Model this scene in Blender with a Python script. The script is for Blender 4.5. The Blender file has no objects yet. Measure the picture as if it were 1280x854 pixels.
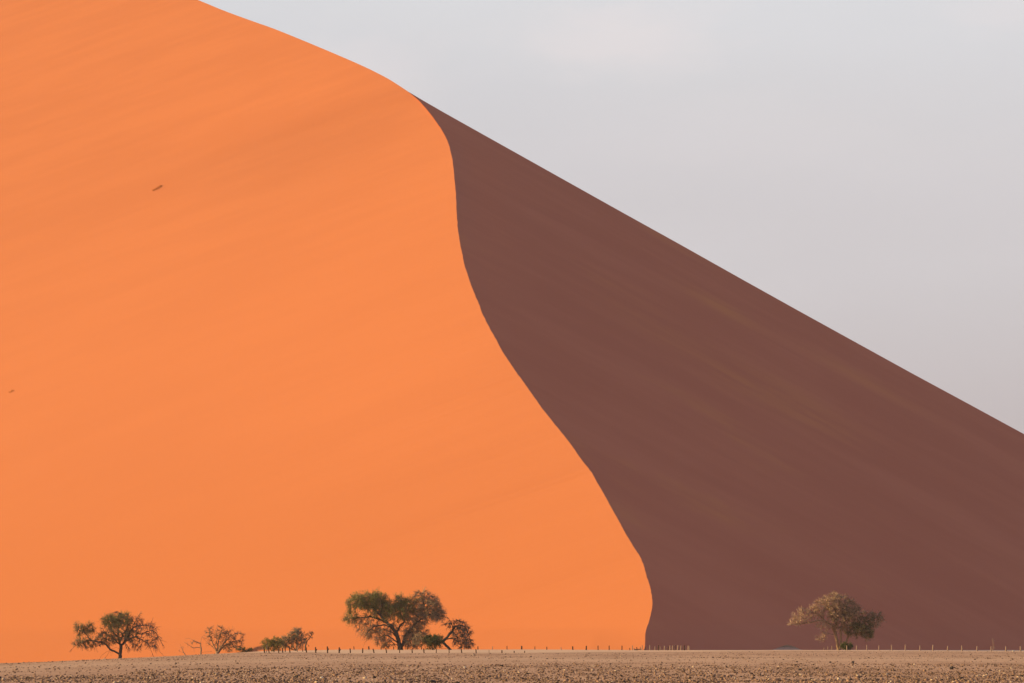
import bpy, math, random
import numpy as np
from mathutils import Vector, noise
from mathutils.bvhtree import BVHTree

random.seed(7)
RNG = np.random.default_rng(7)
SC = bpy.context.scene
COL = SC.collection

# ----------------------------------------------------------------------------- camera and light constants
F = 5000.0            # focal length in photo pixels (photo is 1280 wide)
CX, HOR = 640.0, 804.0
CAMZ = 1.7
SUN_E = math.radians(13.5)
SUN_A = math.radians(3.0)          # how far the sun stands on the camera's side of due left
SUN = Vector((-math.cos(SUN_E) * math.cos(SUN_A), -math.cos(SUN_E) * math.sin(SUN_A), math.sin(SUN_E)))


def at(px, py, Y):
    return Vector(((px - CX) / F * Y, Y, CAMZ + (HOR - py) / F * Y))


# ----------------------------------------------------------------------------- small helpers
def link_mesh(name, verts, faces, mat=None, parent=None, smooth=False):
    me = bpy.data.meshes.new(name)
    verts = np.asarray(verts, dtype=np.float32)
    if isinstance(faces, np.ndarray):
        nf, k = faces.shape
        me.vertices.add(len(verts))
        me.vertices.foreach_set('co', verts.ravel())
        me.loops.add(nf * k)
        me.loops.foreach_set('vertex_index', faces.astype(np.int32).ravel())
        me.polygons.add(nf)
        me.polygons.foreach_set('loop_start', np.arange(0, nf * k, k, dtype=np.int32))
        me.polygons.foreach_set('loop_total', np.full(nf, k, dtype=np.int32))
        me.update(calc_edges=True)
    else:
        me.from_pydata([tuple(v) for v in verts], [], faces)
    me.validate()
    if smooth:
        me.polygons.foreach_set('use_smooth', np.ones(len(me.polygons), dtype=bool))
    if mat:
        me.materials.append(mat)
    o = bpy.data.objects.new(name, me)
    COL.objects.link(o)
    if parent:
        o.parent = parent
    return o


def tag(o, label=None, cat=None, group=None, kind=None):
    if label: o['label'] = label
    if cat: o['category'] = cat
    if group: o['group'] = group
    if kind: o['kind'] = kind
    return o


def empty(name, loc):
    o = bpy.data.objects.new(name, None)
    o.empty_display_size = 0.5
    COL.objects.link(o)
    o.location = loc
    return o


def vattr(o, name, vals):
    a = o.data.attributes.new(name, 'FLOAT', 'POINT')
    a.data.foreach_set('value', np.asarray(vals, dtype=np.float32))


def fnoise(x, y, z=0.0):
    return noise.noise(Vector((x, y, z)))


# ----------------------------------------------------------------------------- materials
class NT:
    def __init__(s, name, rough=0.95, spec=0.1):
        s.m = bpy.data.materials.new(name)
        s.m.use_nodes = True
        s.t = s.m.node_tree
        s.b = s.t.nodes['Principled BSDF']
        s.b.inputs['Roughness'].default_value = rough
        s.b.inputs['Specular IOR Level'].default_value = spec

    def n(s, typ, **kw):
        nd = s.t.nodes.new(typ)
        for k, v in kw.items():
            setattr(nd, k, v)
        return nd

    def l(s, a, b):
        s.t.links.new(a, b)

    def val(s, op, a, b=None):
        nd = s.n('ShaderNodeMath', operation=op)
        for i, v in enumerate((a, b)):
            if v is None: continue
            if isinstance(v, (int, float)): nd.inputs[i].default_value = v
            else: s.l(v, nd.inputs[i])
        return nd.outputs[0]

    def mix(s, fac, a, b, blend='MIX'):
        nd = s.n('ShaderNodeMix', data_type='RGBA', blend_type=blend)
        for sock, v in ((nd.inputs[0], fac), (nd.inputs[6], a), (nd.inputs[7], b)):
            if isinstance(v, tuple): sock.default_value = (*v, 1)
            elif isinstance(v, (int, float)): sock.default_value = v
            else: s.l(v, sock)
        return nd.outputs[2]

    def ramp(s, fac, stops):
        nd = s.n('ShaderNodeMapRange', clamp=True)
        nd.interpolation_type = 'SMOOTHSTEP'
        nd.inputs[1].default_value, nd.inputs[2].default_value = stops
        s.l(fac, nd.inputs[0])
        return nd.outputs[0]

    def noise(s, vec, scale, detail=3.0, rough=0.55):
        nd = s.n('ShaderNodeTexNoise')
        nd.inputs['Scale'].default_value = scale
        nd.inputs['Detail'].default_value = detail
        nd.inputs['Roughness'].default_value = rough
        if vec is not None: s.l(vec, nd.inputs['Vector'])
        return nd.outputs['Fac']


def island_mat(name, a, b, rough=0.95, c=None):
    """Colour varies from piece to piece (stone to stone, leaf to leaf) between a and b."""
    t = NT(name, rough)
    g = t.n('ShaderNodeNewGeometry')
    r = g.outputs['Random Per Island']
    col = t.mix(r, a, b)
    if c:
        m = t.ramp(t.val('FRACT', t.val('MULTIPLY', r, 37.17)), (0.95, 0.97))
        col = t.mix(m, col, c)
    t.l(col, t.b.inputs['Base Color'])
    return t.m


def bark_mat(name, a, b):
    t = NT(name, 0.95)
    tc = t.n('ShaderNodeTexCoord')
    mp = t.n('ShaderNodeMapping')
    mp.inputs['Scale'].default_value = (3, 3, 0.8)
    t.l(tc.outputs['Object'], mp.inputs['Vector'])
    f = t.noise(mp.outputs[0], 2.0, 5.0, 0.7)
    t.l(t.mix(t.ramp(f, (0.3, 0.7)), a, b), t.b.inputs['Base Color'])
    return t.m


SAND_A = (0.620, 0.192, 0.075)
SAND_B = (0.540, 0.163, 0.066)


def sand_mat():
    t = NT('dune sand', 1.0, 0.0)
    geo = t.n('ShaderNodeNewGeometry')
    sep = t.n('ShaderNodeSeparateXYZ')
    t.l(geo.outputs['Position'], sep.inputs[0])
    X, Y, Z = sep.outputs
    slip = t.n('ShaderNodeAttribute', attribute_name='slip').outputs['Fac']
    # lee-face streaks follow the fall of the slip face, windward streaks climb with the wind

    def vec(a, b, c):
        cb = t.n('ShaderNodeCombineXYZ')
        for i, v in enumerate((a, b, c)):
            if isinstance(v, (int, float)): cb.inputs[i].default_value = v
            else: t.l(v, cb.inputs[i])
        return cb.outputs[0]

    wl = t.val('ADD', Z, t.val('MULTIPLY', X, -0.36))
    wr = t.val('ADD', Z, t.val('MULTIPLY', X, 0.50))
    nl = t.noise(vec(t.val('MULTIPLY', wl, 0.13), t.val('MULTIPLY', X, 0.017), t.val('MULTIPLY', Y, 0.003)), 1.0, 5.0, 0.6)
    nr = t.noise(vec(t.val('MULTIPLY', wr, 0.10), t.val('MULTIPLY', X, 0.012), 3.0), 1.0, 5.0, 0.6)
    patch = t.noise(vec(t.val('MULTIPLY', wr, 0.035), t.val('MULTIPLY', X, 0.011), 2.4), 1.0, 4.0, 0.65)
    grain = t.noise(geo.outputs['Position'], 1.3, 3.0, 0.7)
    hi = t.ramp(Z, (90.0, 230.0))
    amt = t.val('MULTIPLY', t.val('SUBTRACT', 1.0, t.ramp(nl, (0.36, 0.66))), t.val('ADD', 0.20, t.val('MULTIPLY', hi, 0.24)))
    left = t.mix(amt, SAND_A, SAND_B)
    left = t.mix(t.val('SUBTRACT', 1.0, t.ramp(Z, (5.0, 70.0))), left, (0.600, 0.182, 0.066))
    right = t.mix(t.ramp(nr, (0.34, 0.72)), (0.510, 0.157, 0.086), (0.560, 0.180, 0.098))  # part of the lee face's cool, dim shade is put into its sand colour
    right = t.mix(t.val('MULTIPLY', t.ramp(patch, (0.55, 0.74)), t.ramp(nr, (0.44, 0.64))), right, (0.59, 0.208, 0.086))
    # ochre patches of coarser sand at their own places on the slip face
    spots = None
    for (sx0, sz0, rx0, rw0, am) in ((89.0, 80.0, 22.0, 7.0, 0.75), (73.5, 120.0, 12.0, 4.5, 0.60), (45.0, 105.0, 14.0, 6.0, 0.45), (125.0, 95.0, 20.0, 4.0, 0.40)):
        w0 = sz0 + 0.5 * sx0
        dx = t.val('MULTIPLY', t.val('SUBTRACT', X, sx0), 1 / rx0)
        dw = t.val('MULTIPLY', t.val('SUBTRACT', wr, w0), 1 / rw0)
        rr2 = t.val('ADD', t.val('MULTIPLY', dx, dx), t.val('MULTIPLY', dw, dw))
        g_ = t.val('MULTIPLY', t.val('POWER', 2.718, t.val('MULTIPLY', rr2, -1.0)), am)
        spots = g_ if spots is None else t.val('ADD', spots, g_)
    right = t.mix(t.val('MULTIPLY', spots, t.ramp(nr, (0.36, 0.62))), right, (0.620, 0.226, 0.085))
    col = t.mix(slip, left, right)
    col = t.mix(t.val('MULTIPLY', t.ramp(grain, (0.3, 0.8)), 0.10), col, (0.45, 0.135, 0.060))
    t.l(col, t.b.inputs['Base Color'])
    rl = t.noise(vec(t.val('MULTIPLY', wl, 0.42), t.val('MULTIPLY', X, 0.045), t.val('MULTIPLY', Y, 0.01)), 1.0, 4.0, 0.65)
    rr = t.noise(vec(t.val('MULTIPLY', wr, 0.38), t.val('MULTIPLY', X, 0.040), 5.0), 1.0, 5.0, 0.65)
    rip = t.mix(slip, rl, rr)
    hgt = t.val('ADD', t.val('MULTIPLY', grain, 0.35), t.val('MULTIPLY', rip, 0.9))
    bump = t.n('ShaderNodeBump')
    bump.inputs['Strength'].default_value = 0.16
    bump.inputs['Distance'].default_value = 0.6
    t.l(hgt, bump.inputs['Height'])
    t.l(bump.outputs[0], t.b.inputs['Normal'])
    return t.m


def ground_mat():
    t = NT('gravel plain soil', 1.0, 0.0)
    geo = t.n('ShaderNodeNewGeometry')
    P = geo.outputs['Position']
    s = t.n('ShaderNodeAttribute', attribute_name='sand').outputs['Fac']
    mp = t.n('ShaderNodeMapping')
    mp.inputs['Scale'].default_value = (1.0, 0.12, 1.0)
    t.l(P, mp.inputs['Vector'])
    big = t.noise(mp.outputs[0], 0.12, 4.0, 0.6)
    mid = t.noise(mp.outputs[0], 1.1, 4.0, 0.7)
    fine = t.noise(P, 6.0, 3.0, 0.7)
    g = t.mix(t.ramp(big, (0.35, 0.65)), (0.48, 0.260, 0.160), (0.60, 0.335, 0.21))
    g = t.mix(t.val('MULTIPLY', t.ramp(mid, (0.50, 0.70)), 0.55), g, (0.23, 0.122, 0.076))
    g = t.mix(t.val('MULTIPLY', t.ramp(fine, (0.5, 0.8)), 0.5), g, (0.58, 0.335, 0.205))
    sand = t.mix(t.ramp(mid, (0.3, 0.7)), (0.70, 0.415, 0.255), (0.76, 0.46, 0.29))
    t.l(t.mix(s, g, sand), t.b.inputs['Base Color'])
    bump = t.n('ShaderNodeBump')
    bump.inputs['Strength'].default_value = 0.5
    bump.inputs['Distance'].default_value = 0.06
    t.l(fine, bump.inputs['Height'])
    t.l(bump.outputs[0], t.b.inputs['Normal'])
    return t.m


M_SAND = sand_mat()
M_GROUND = ground_mat()
M_STONE = island_mat('desert stones', (0.045, 0.028, 0.021), (0.36, 0.200, 0.128), 0.9, (0.55, 0.38, 0.26))
M_DARKROCK = bark_mat('dark rock', (0.035, 0.028, 0.026), (0.075, 0.056, 0.048))
M_PALEROCK = bark_mat('pale rock', (0.50, 0.38, 0.29), (0.64, 0.52, 0.42))
M_POST = bark_mat('weathered post wood', (0.075, 0.038, 0.025), (0.12, 0.064, 0.044))
M_POSTPALE = bark_mat('pale and sunlit post wood', (0.36, 0.235, 0.17), (0.27, 0.16, 0.115))  # for pale posts; also puts the sunlit paleness of others into their colour
M_BARK = bark_mat('dark acacia bark', (0.060, 0.042, 0.034), (0.115, 0.085, 0.070))
M_BARKTAN = bark_mat('tan acacia bark', (0.32, 0.19, 0.11), (0.18, 0.105, 0.065))
M_DEAD = bark_mat('dead bleached wood', (0.22, 0.125, 0.08), (0.36, 0.225, 0.15))
M_TWIG = island_mat('brown twigs', (0.15, 0.095, 0.066), (0.27, 0.18, 0.125))
M_TWIGTAN = island_mat('tan twigs', (0.27, 0.16, 0.095), (0.42, 0.26, 0.16))
M_TWIGPALE = island_mat('pale dry twigs', (0.28, 0.172, 0.116), (0.52, 0.335, 0.235))
M_LEAF = island_mat('olive green leaves', (0.140, 0.142, 0.046), (0.270, 0.250, 0.092))
M_LEAFGREY = island_mat('grey brown leaves', (0.170, 0.130, 0.088), (0.300, 0.230, 0.155))
M_LEAFDARK = island_mat('dark green leaves', (0.065, 0.068, 0.028), (0.145, 0.132, 0.058))
M_LEAFYEL = island_mat('yellow green leaves', (0.20, 0.16, 0.045), (0.33, 0.25, 0.085))
M_LEAFTAN = island_mat('straw leaves', (0.30, 0.19, 0.11), (0.42, 0.28, 0.16))
M_GRASSPALE = island_mat('grey green grass', (0.34, 0.24, 0.15), (0.46, 0.34, 0.22))

# ----------------------------------------------------------------------------- the ground
GPX = np.array([-900, 0, 147, 260, 330, 430, 640, 800, 1060, 1280, 2200], float)
GY = np.array([170, 300, 450, 600, 690, 850, 1000], float)
GT = np.array([
    [854] * 11,
    [835.5, 834.5, 833.2, 832.5] + [832.3] * 7,
    [832, 829.5, 825.5, 823.8, 823, 822.9, 822.9, 822.7, 822.5, 822.7, 822.9],
    [834, 830.4, 823.4, 819.2, 818.0, 818.0, 817.8, 817.6, 817.2, 817.6, 818],
    [835, 831.0, 823.8, 818.6, 816.6, 816.8, 816.6, 815.6, 815.0, 815.9, 816],
    [836, 831.4, 823.6, 817.8, 815.2, 812.4, 812.0, 812.9, 812.9, 814.3, 815],
    [838, 833.0, 824.6, 818.0, 813.8, 812.0, 811.9, 812.3, 812.3, 813.5, 814],
])
GZ = CAMZ - (GT - HOR) * GY[:, None] / F


def ground_base(X, Y):
    X = np.asarray(X, float); Y = np.asarray(Y, float)
    Yc = np.clip(Y, 120, 1400)
    px = np.clip(CX + F * X / Yc, GPX[0], GPX[-1])
    rows = np.stack([np.interp(px, GPX, GZ[i]) for i in range(len(GY))])
    yy = np.clip(Y, GY[0], GY[-1])
    i = np.clip(np.searchsorted(GY, yy) - 1, 0, len(GY) - 2)
    f = (yy - GY[i]) / (GY[i + 1] - GY[i])
    f = f * f * (3 - 2 * f) * 0.5 + f * 0.5
    idx = np.arange(len(yy)) if yy.ndim else None
    a = np.take_along_axis(rows, i[None], 0)[0]
    b = np.take_along_axis(rows, (i + 1)[None], 0)[0]
    z = a + (b - a) * f
    return np.where(Y < GY[0], GZ[0].mean(), z)


def ground_z(X, Y):
    X = np.atleast_1d(np.asarray(X, float)); Y = np.atleast_1d(np.asarray(Y, float))
    z = ground_base(X, Y)
    amp = np.clip((Y - 60) / 60, 0, 1) * np.clip((1150 - Y) / 150, 0.15, 1)
    u = np.array([fnoise(x * 0.07, y * 0.030, 1.3) * 0.050 + fnoise(x * 0.30, y * 0.10, 5.1) * 0.022 for x, y in zip(X, Y)])
    return z + u * amp


def gz(x, y):
    return float(ground_z([x], [y])[0])


def make_ground():
    ys = np.concatenate([np.linspace(-400, 90, 8), np.arange(100, 420, 2.0), np.arange(420, 760, 3.0), np.arange(760, 1100, 5.0),
                         np.linspace(1110, 1700, 20), np.linspace(1900, 4500, 12)])
    xs = np.concatenate([np.linspace(-3500, -400, 10), np.linspace(-350, -165, 10), np.arange(-160, 160.1, 1.6), np.linspace(165, 350, 10), np.linspace(400, 3500, 10)])
    XX, YY = np.meshgrid(xs, ys)
    Z = ground_z(XX.ravel(), YY.ravel())
    V = np.column_stack([XX.ravel(), YY.ravel(), Z])
    nx, ny = len(xs), len(ys)
    i = np.arange(nx * ny).reshape(ny, nx)
    Fc = np.stack([i[:-1, :-1], i[:-1, 1:], i[1:, 1:], i[1:, :-1]], -1).reshape(-1, 4)
    o = link_mesh('ground', V, Fc, M_GROUND, smooth=True)
    # pale wind-blown sand lies in front of the dune foot
    px = CX + F * V[:, 0] / np.clip(V[:, 1], 60, None)
    y0 = np.interp(px, [-200, 250, 330, 430, 600, 800, 1000, 1280], [1200, 1150, 780, 660, 660, 700, 760, 770])
    wob = np.array([fnoise(x * 0.05, y * 0.02, 8.0) for x, y in V[:, :2]]) * 45
    s = np.clip((V[:, 1] + wob - y0) / 60, 0, 1)
    band = np.exp(-((V[:, 1] - np.interp(px, [0, 350, 1280], [300, 400, 420])) / 55) ** 2) * 0.35
    vattr(o, 'sand', np.clip(s + band, 0, 1))
    tag(o, 'flat stony desert plain with fine gravel and pale sand', kind='structure')
    return o


make_ground()

# ----------------------------------------------------------------------------- the dune
PA, PB = -0.553, 0.27          # slip-face plane: z = 204 + PA*(x+33) + PB*(y-1500)


def plane(x, y):
    return 204 + PA * (x + 33) + PB * (y - 1500)


def plane_Y(px, py):
    u, v = (px - CX) / F, (HOR - py) / F
    return (204 + PA * 33 - PB * 1500 - CAMZ) / (v - PA * u - PB)


CREST_LOW = [(803.5, 814), (805.8, 810), (806.4, 802.7), (807, 790), (811.4, 776.4), (815, 760), (815, 747.6), (811.4, 728.8), (808.6, 721.5), (802.8, 701.5),
             (792.7, 684.5), (779, 661.4), (765, 635.7), (753, 615), (739, 590), (727.7, 576.3), (713.3, 555.6), (692.6, 529.3), (675.8, 508),
             (661.5, 487.5), (645, 465), (635, 449.9), (627.6, 438.6), (616.3, 417.3), (607, 400.8), (598.3, 379.2), (589.5, 358), (580.8, 331.6),
             (578.3, 319), (573.2, 293.7), (570.8, 262.2), (569, 233.4), (567, 213.3), (566.2, 202), (562.9, 186.8), (560.2, 176.5), (552, 161.5),
             (545, 150.8), (536.4, 139.5), (523.9, 125.7), (510, 114.5)]
CREST_HIGH = [(495, 104.6, 1516), (480, 95.7, 1526), (450, 81, 1549), (400, 59.5, 1592), (346.5, 37.6, 1640), (315, 26.3, 1670), (281, 13.8, 1702),
              (247.5, 0, 1735), (150, -40, 1840), (0, -90, 2000), (-200, -140, 2200), (-500, -150, 2350), (-1000, -60, 2500)]
RIDGE_PX = [(530, 126.4), (555, 140.8), (592.8, 162), (636.6, 186.5), (700, 222), (775, 264.0), (851.6, 306.5), (925, 347.8), (1000, 389.6), (1070, 428.2), (1140, 466.8), (1210, 504.6), (1280, 542.7)]


def catmull(P, per):
    P = np.asarray(P, float)
    out = []
    Q = np.vstack([2 * P[0] - P[1], P, 2 * P[-1] - P[-2]])
    for i in range(1, len(Q) - 2):
        p0, p1, p2, p3 = Q[i - 1], Q[i], Q[i + 1], Q[i + 2]
        n = max(2, int(np.linalg.norm((p2 - p1)[:2]) / per))
        for k in range(n):
            t = k / n
            out.append(0.5 * (2 * p1 + (p2 - p0) * t + (2 * p0 - 5 * p1 + 4 * p2 - p3) * t * t + (3 * p1 - p0 - 3 * p2 + p3) * t ** 3))
    out.append(P[-1])
    return np.array(out)


def make_dune():
    low = catmull(CREST_LOW, 1.6)
    pad = np.vstack([np.repeat(low[:1], 6, 0), low, np.repeat(low[-1:], 6, 0)])
    wts = np.array([1, 2, 3, 4, 5, 6, 7, 6, 5, 4, 3, 2, 1], float); wts /= wts.sum()
    sm = np.column_stack([np.convolve(pad[:, q], wts, 'valid') for q in (0, 1)])
    blend = np.clip((760 - low[:, 1]) / 60, 0, 1)[:, None] * np.clip((low[:, 1] - 150) / 60, 0, 1)[:, None]
    low = low * (1 - blend) + sm * blend
    crest = []
    for k, (px, py) in enumerate(low):
        j = fnoise(py * 0.07, 0.3, 2.2) * 0.40 + fnoise(py * 0.33, 4.3, 2.2) * 0.60     # small scallops of the brink
        w = min(1.0, max(0.0, (py - 120) / 40)) * min(1.0, max(0.0, (800 - py) / 40))
        px += j * w
        Y = plane_Y(px, py)
        crest.append(at(px, py, Y))
    n_low = len(crest)
    hi = catmull([(510, 114.5, crest[-1].y)] + CREST_HIGH, 4.0)[1:]
    for px, py, Y in hi:
        crest.append(at(px, py, Y))
    C = np.array([tuple(c) for c in crest])
    # keep the rows in order of depth
    for i in range(1, len(C)):
        if C[i, 1] <= C[i - 1, 1] + 0.02:
            C[i, 1] = C[i - 1, 1] + 0.02
    verts, faces, slip = [], [], []

    def grid(rows):
        base = len(verts)
        nc = len(rows[0])
        for r in rows:
            verts.extend(r)
        for i in range(len(rows) - 1):
            for j in range(nc - 1):
                a = base + i * nc + j
                faces.append((a, a + 1, a + nc + 1, a + nc))
        return base

    # windward (sunlit) face
    NA = 110
    G = 0.335
    rows = []
    # away from the brink the face follows a smoothed version of the crest line
    uy = np.arange(C[0, 1] - 200, C[-1, 1] + 200, 2.0)
    ux, uz = np.interp(uy, C[:, 1], C[:, 0]), np.interp(uy, C[:, 1], C[:, 2])
    lo = uy < C[0, 1]
    ker = np.exp(-0.5 * (np.arange(-60, 61) * 2.0 / 38.0) ** 2); ker /= ker.sum()
    sx = np.convolve(np.pad(ux, 60, 'edge'), ker, 'valid'); sz = np.convolve(np.pad(uz, 60, 'edge'), ker, 'valid')
    for (xc, yc, zc) in C:
        xs_, zs_ = np.interp(yc, uy, sx), np.interp(yc, uy, sz)
        G = 0.345 - 0.035 * min(1.0, max(0.0, (yc - 1150) / 600.0))
        amax = (zc + 12) / (G * 0.93) + 8
        r = []
        for j in range(NA):
            s = (j / (NA - 1))
            a = amax * (0.35 * s + 0.65 * s * s)
            z = zc - G * a
            q = min(1.0, a / 90.0); q = q * q * (3 - 2 * q)
            z += q * ((zs_ - G * (xs_ - (xc - a))) - z) * min(1.0, max(0.0, (yc - 930) / 120.0)) * (1.0 if yc < 2300 else 0.0)
            # gentle wind-shaped swells that die out at the brink
            w = min(1.0, a / 45.0)
            x = xc - a
            wl = z - 0.36 * x
            sw = fnoise(wl * 0.030, x * 0.0050, yc * 0.0015) * 0.26 + fnoise(wl * 0.085 + 7, x * 0.011, yc * 0.003) * 0.12
            low = min(1.0, max(0.0, (z - 2) / 50))
            z += sw * w * (0.12 + 0.88 * low)
            # soft concave foot
            if z < 5:
                z += (5 - z) * 0.14 * min(1.0, a / 12.0)
            r.append((x, yc, z))
        rows.append(r[::-1])
    grid(rows)
    slip += [0.0] * (len(verts) - len(slip))
    # lee (shaded) slip face
    rx = np.array([at(px, py, plane_Y(px, py)) for px, py in RIDGE_PX])
    RX = np.concatenate([[C[n_low - 1, 0]], rx[:, 0], [rx[-1, 0] + 60, rx[-1, 0] + 260]])
    RY = np.concatenate([[C[n_low - 1, 1]], rx[:, 1], [1506, 1512]])
    yj = C[n_low - 1, 1]
    NB = 150
    rows = []
    for (xc, yc, zc) in C[:n_low]:
        w = min(1.0, max(0.0, (yc - 1380) / (yj - 1380))); w = w * w * (3 - 2 * w)
        xe = (204 + PB * (yc - 1500) + 8) / -PA - 33
        xe = max(xe, xc + 6)
        r = []
        for j in range(NB):
            s = j / (NB - 1)
            x = xc + (xe - xc) * (0.25 * s + 0.75 * s * s)
            y = yc + w * (np.interp(x, RX, RY) - yj)
            z = plane(x, y)
            d = x - xc
            k = min(1.0, d / 25.0) * min(1.0, (yj - yc) / 40.0 + 0.0)
            wr = z + 0.50 * x
            z += (fnoise(wr * 0.045, x * 0.006, 3.7) * 0.6 + fnoise(wr * 0.14, x * 0.013, 6.7) * 0.12) * k * min(1.0, max(0.1, z / 30))
            # the brink is rounded where blown sand spills over it high up
            br = min(1.0, max(0.0, (yc - 1230) / 90.0)) * min(1.0, max(0.0, (1470 - yc) / 40.0)) * (0.98 + 0.22 * fnoise(yc * 0.018, 1.7, 4.0))
            bw = 9.0 + 2.5 * fnoise(yc * 0.03, 6.1, 1.0)
            z += 0.26 * br * d * math.exp(-(d / bw) ** 2)
            # apron of slumped sand at the toe
            if z < 6:
                z += (6 - z) * 0.20 * min(1.0, d / 12.0)
            r.append((x, y, z))
        rows.append(r)
    grid(rows)
    slip += [1.0] * (len(verts) - len(slip))
    # far side
    top = [tuple(c) for c in C[n_low - 1:]][::-1] + [tuple(v) for v in rows[-1][1:]]
    rows2 = [top]
    for dy, f in ((6, 0.985), (40, 0.90), (260, 0.45), (620, -0.04)):
        rows2.append([(x + dy * 0.35, y + dy, z * f - (2 if f < 0 else 0)) for x, y, z in top])
    grid(rows2)
    slip += [1.0] * (len(verts) - len(slip))
    o = link_mesh('dune', verts, faces, M_SAND, smooth=True)
    vattr(o, 'slip', slip)
    tag(o, 'giant orange sand dune with a curving knife-edge crest', kind='structure')
    tris = []
    return BVHTree.FromPolygons([Vector(v) for v in verts], faces)


DUNE = make_dune()


def on_dune(px, py):
    o = Vector((0, 0, CAMZ))
    d = (at(px, py, 1000.0) - o).normalized()
    loc, nor, idx, dist = DUNE.ray_cast(o, d)
    return loc, nor


# ----------------------------------------------------------------------------- gravel
def ico():
    t = (1 + 5 ** 0.5) / 2
    v = np.array([(-1, t, 0), (1, t, 0), (-1, -t, 0), (1, -t, 0), (0, -1, t), (0, 1, t), (0, -1, -t), (0, 1, -t), (t, 0, -1), (t, 0, 1), (-t, 0, -1), (-t, 0, 1)], float)
    v /= np.linalg.norm(v[0])
    f = np.array([(0, 11, 5), (0, 5, 1), (0, 1, 7), (0, 7, 10), (0, 10, 11), (1, 5, 9), (5, 11, 4), (11, 10, 2), (10, 7, 6), (7, 1, 8), (3, 9, 4), (3, 4, 2), (3, 2, 6), (3, 6, 8), (3, 8, 9), (4, 9, 5), (2, 4, 11), (6, 2, 10), (8, 6, 7), (9, 8, 1)])
    return v, f


IV, IF = ico()


def stones_mesh(X, Y, S, name):
    n = len(X)
    Z = ground_z(X, Y)
    base = IV[None] * (1 + RNG.normal(0, 0.22, (n, 12, 1)))
    sc = np.stack([RNG.uniform(0.75, 1.35, n), RNG.uniform(0.75, 1.35, n), RNG.uniform(0.45, 0.85, n)], -1)[:, None]
    base = base * sc * S[:, None, None]
    a = RNG.uniform(0, 6.283, n)
    c, s = np.cos(a)[:, None], np.sin(a)[:, None]
    x = base[..., 0] * c - base[..., 1] * s + X[:, None]
    y = base[..., 0] * s + base[..., 1] * c + Y[:, None]
    z = base[..., 2] + (Z + S * 0.30)[:, None]
    V = np.stack([x, y, z], -1).reshape(-1, 3)
    Fc = (IF[None] + (np.arange(n) * 12)[:, None, None]).reshape(-1, 3)
    return link_mesh(name, V, Fc, M_STONE)


def scatter(n, y0, y1):
    v = RNG.uniform(0, 1, n)
    # even in picture rows: 1/Y uniform
    Y = 1.0 / (1.0 / y0 + v * (1.0 / y1 - 1.0 / y0))
    px = RNG.uniform(-60, 1340, n)
    return (px - CX) / F * Y, Y, px


def make_gravel():
    X1, Y1, p1 = scatter(95000, 145, 420)
    lim = np.interp(p1, [0, 200, 400, 700, 1280], [212, 245, 300, 330, 335])
    lim = lim + np.array([fnoise(x * 0.12, y * 0.02, 3.0) for x, y in zip(X1, Y1)]) * 40
    clump = np.array([fnoise(x * 0.35, y * 0.06, 11.0) for x, y in zip(X1, Y1)])
    keep = ((Y1 < lim) & (RNG.uniform(0, 1, len(X1)) < 0.62 + clump * 0.9)) | ((Y1 >= lim) & (RNG.uniform(0, 1, len(X1)) < 0.07))
    X1, Y1 = X1[keep], Y1[keep]
    S1 = np.clip(RNG.lognormal(math.log(0.028), 0.48, len(X1)), 0.010, 0.10)
    # the speckled belt before the sand strip, and a few lines of pebbles along old wheel ruts
    X2, Y2, p2 = scatter(15000, 420, 840)
    edge = np.interp(p2, [-100, 300, 360, 430, 600, 800, 1000, 1300], [760, 740, 650, 640, 640, 690, 780, 790])
    cl = np.array([fnoise(x * 0.10, y * 0.018, 21.0) for x, y in zip(X2, Y2)])
    keep = (Y2 < edge) & (RNG.uniform(0, 1, len(X2)) < 0.55 + cl * 1.1)
    X2, Y2 = X2[keep], Y2[keep]
    S2 = np.clip(RNG.lognormal(math.log(0.036), 0.45, len(X2)), 0.015, 0.12)
    rx, ry, rs = [], [], []
    for a, b, k in ((245, 300, 260), (262, 345, 240), (300, 400, 260)):
        px = RNG.uniform(-40, 1320, k)
        y = a + (b - a) * np.clip(px / 900, 0, 1.2) + RNG.normal(0, 3.0, k)
        rx.append((px - CX) / F * y); ry.append(y); rs.append(np.clip(RNG.lognormal(math.log(0.045), 0.4, k), 0.02, 0.11))
    X = np.concatenate([X1, X2] + rx); Y = np.concatenate([Y1, Y2] + ry); S = np.concatenate([S1, S2] + rs)
    o = stones_mesh(X, Y, S, 'gravel')
    tag(o, 'brown gravel and small stones strewn over the plain', 'gravel', kind='stuff')


make_gravel()


def rock(px, py, w_px, h_px, mat, label, group='larger rocks on the gravel'):
    # find the ground where the picture row meets it
    Y = 120.0
    while Y < 1000:
        x = (px - CX) / F * Y
        if CAMZ - (py - HOR) * Y / F <= gz(x, Y):
            break
        Y += 1.0
    x = (px - CX) / F * Y
    z = gz(x, Y)
    me_v, me_f = [], []
    import bmesh
    bm = bmesh.new()
    bmesh.ops.create_icosphere(bm, subdivisions=3, radius=1.0)
    k = Y / F
    sd = random.uniform(0, 90)
    for v in bm.verts:
        c = v.co.copy()
        f = 1 + 0.35 * noise.noise(c * 1.2 + Vector((sd, 0, 0))) + 0.14 * noise.noise(c * 3.1 + Vector((0, sd, 0)))
        v.co = Vector((c.x * w_px * 0.5 * k * f, c.y * w_px * 0.42 * k * f, (c.z * 0.62 + 0.30) * h_px * k * f))
    me = bpy.data.meshes.new('rock')
    bm.to_mesh(me); bm.free()
    me.materials.append(mat)
    o = bpy.data.objects.new('rock', me)
    COL.objects.link(o)
    o.location = (x, Y, z)
    tag(o, label, 'rock', group)
    return o


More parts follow.
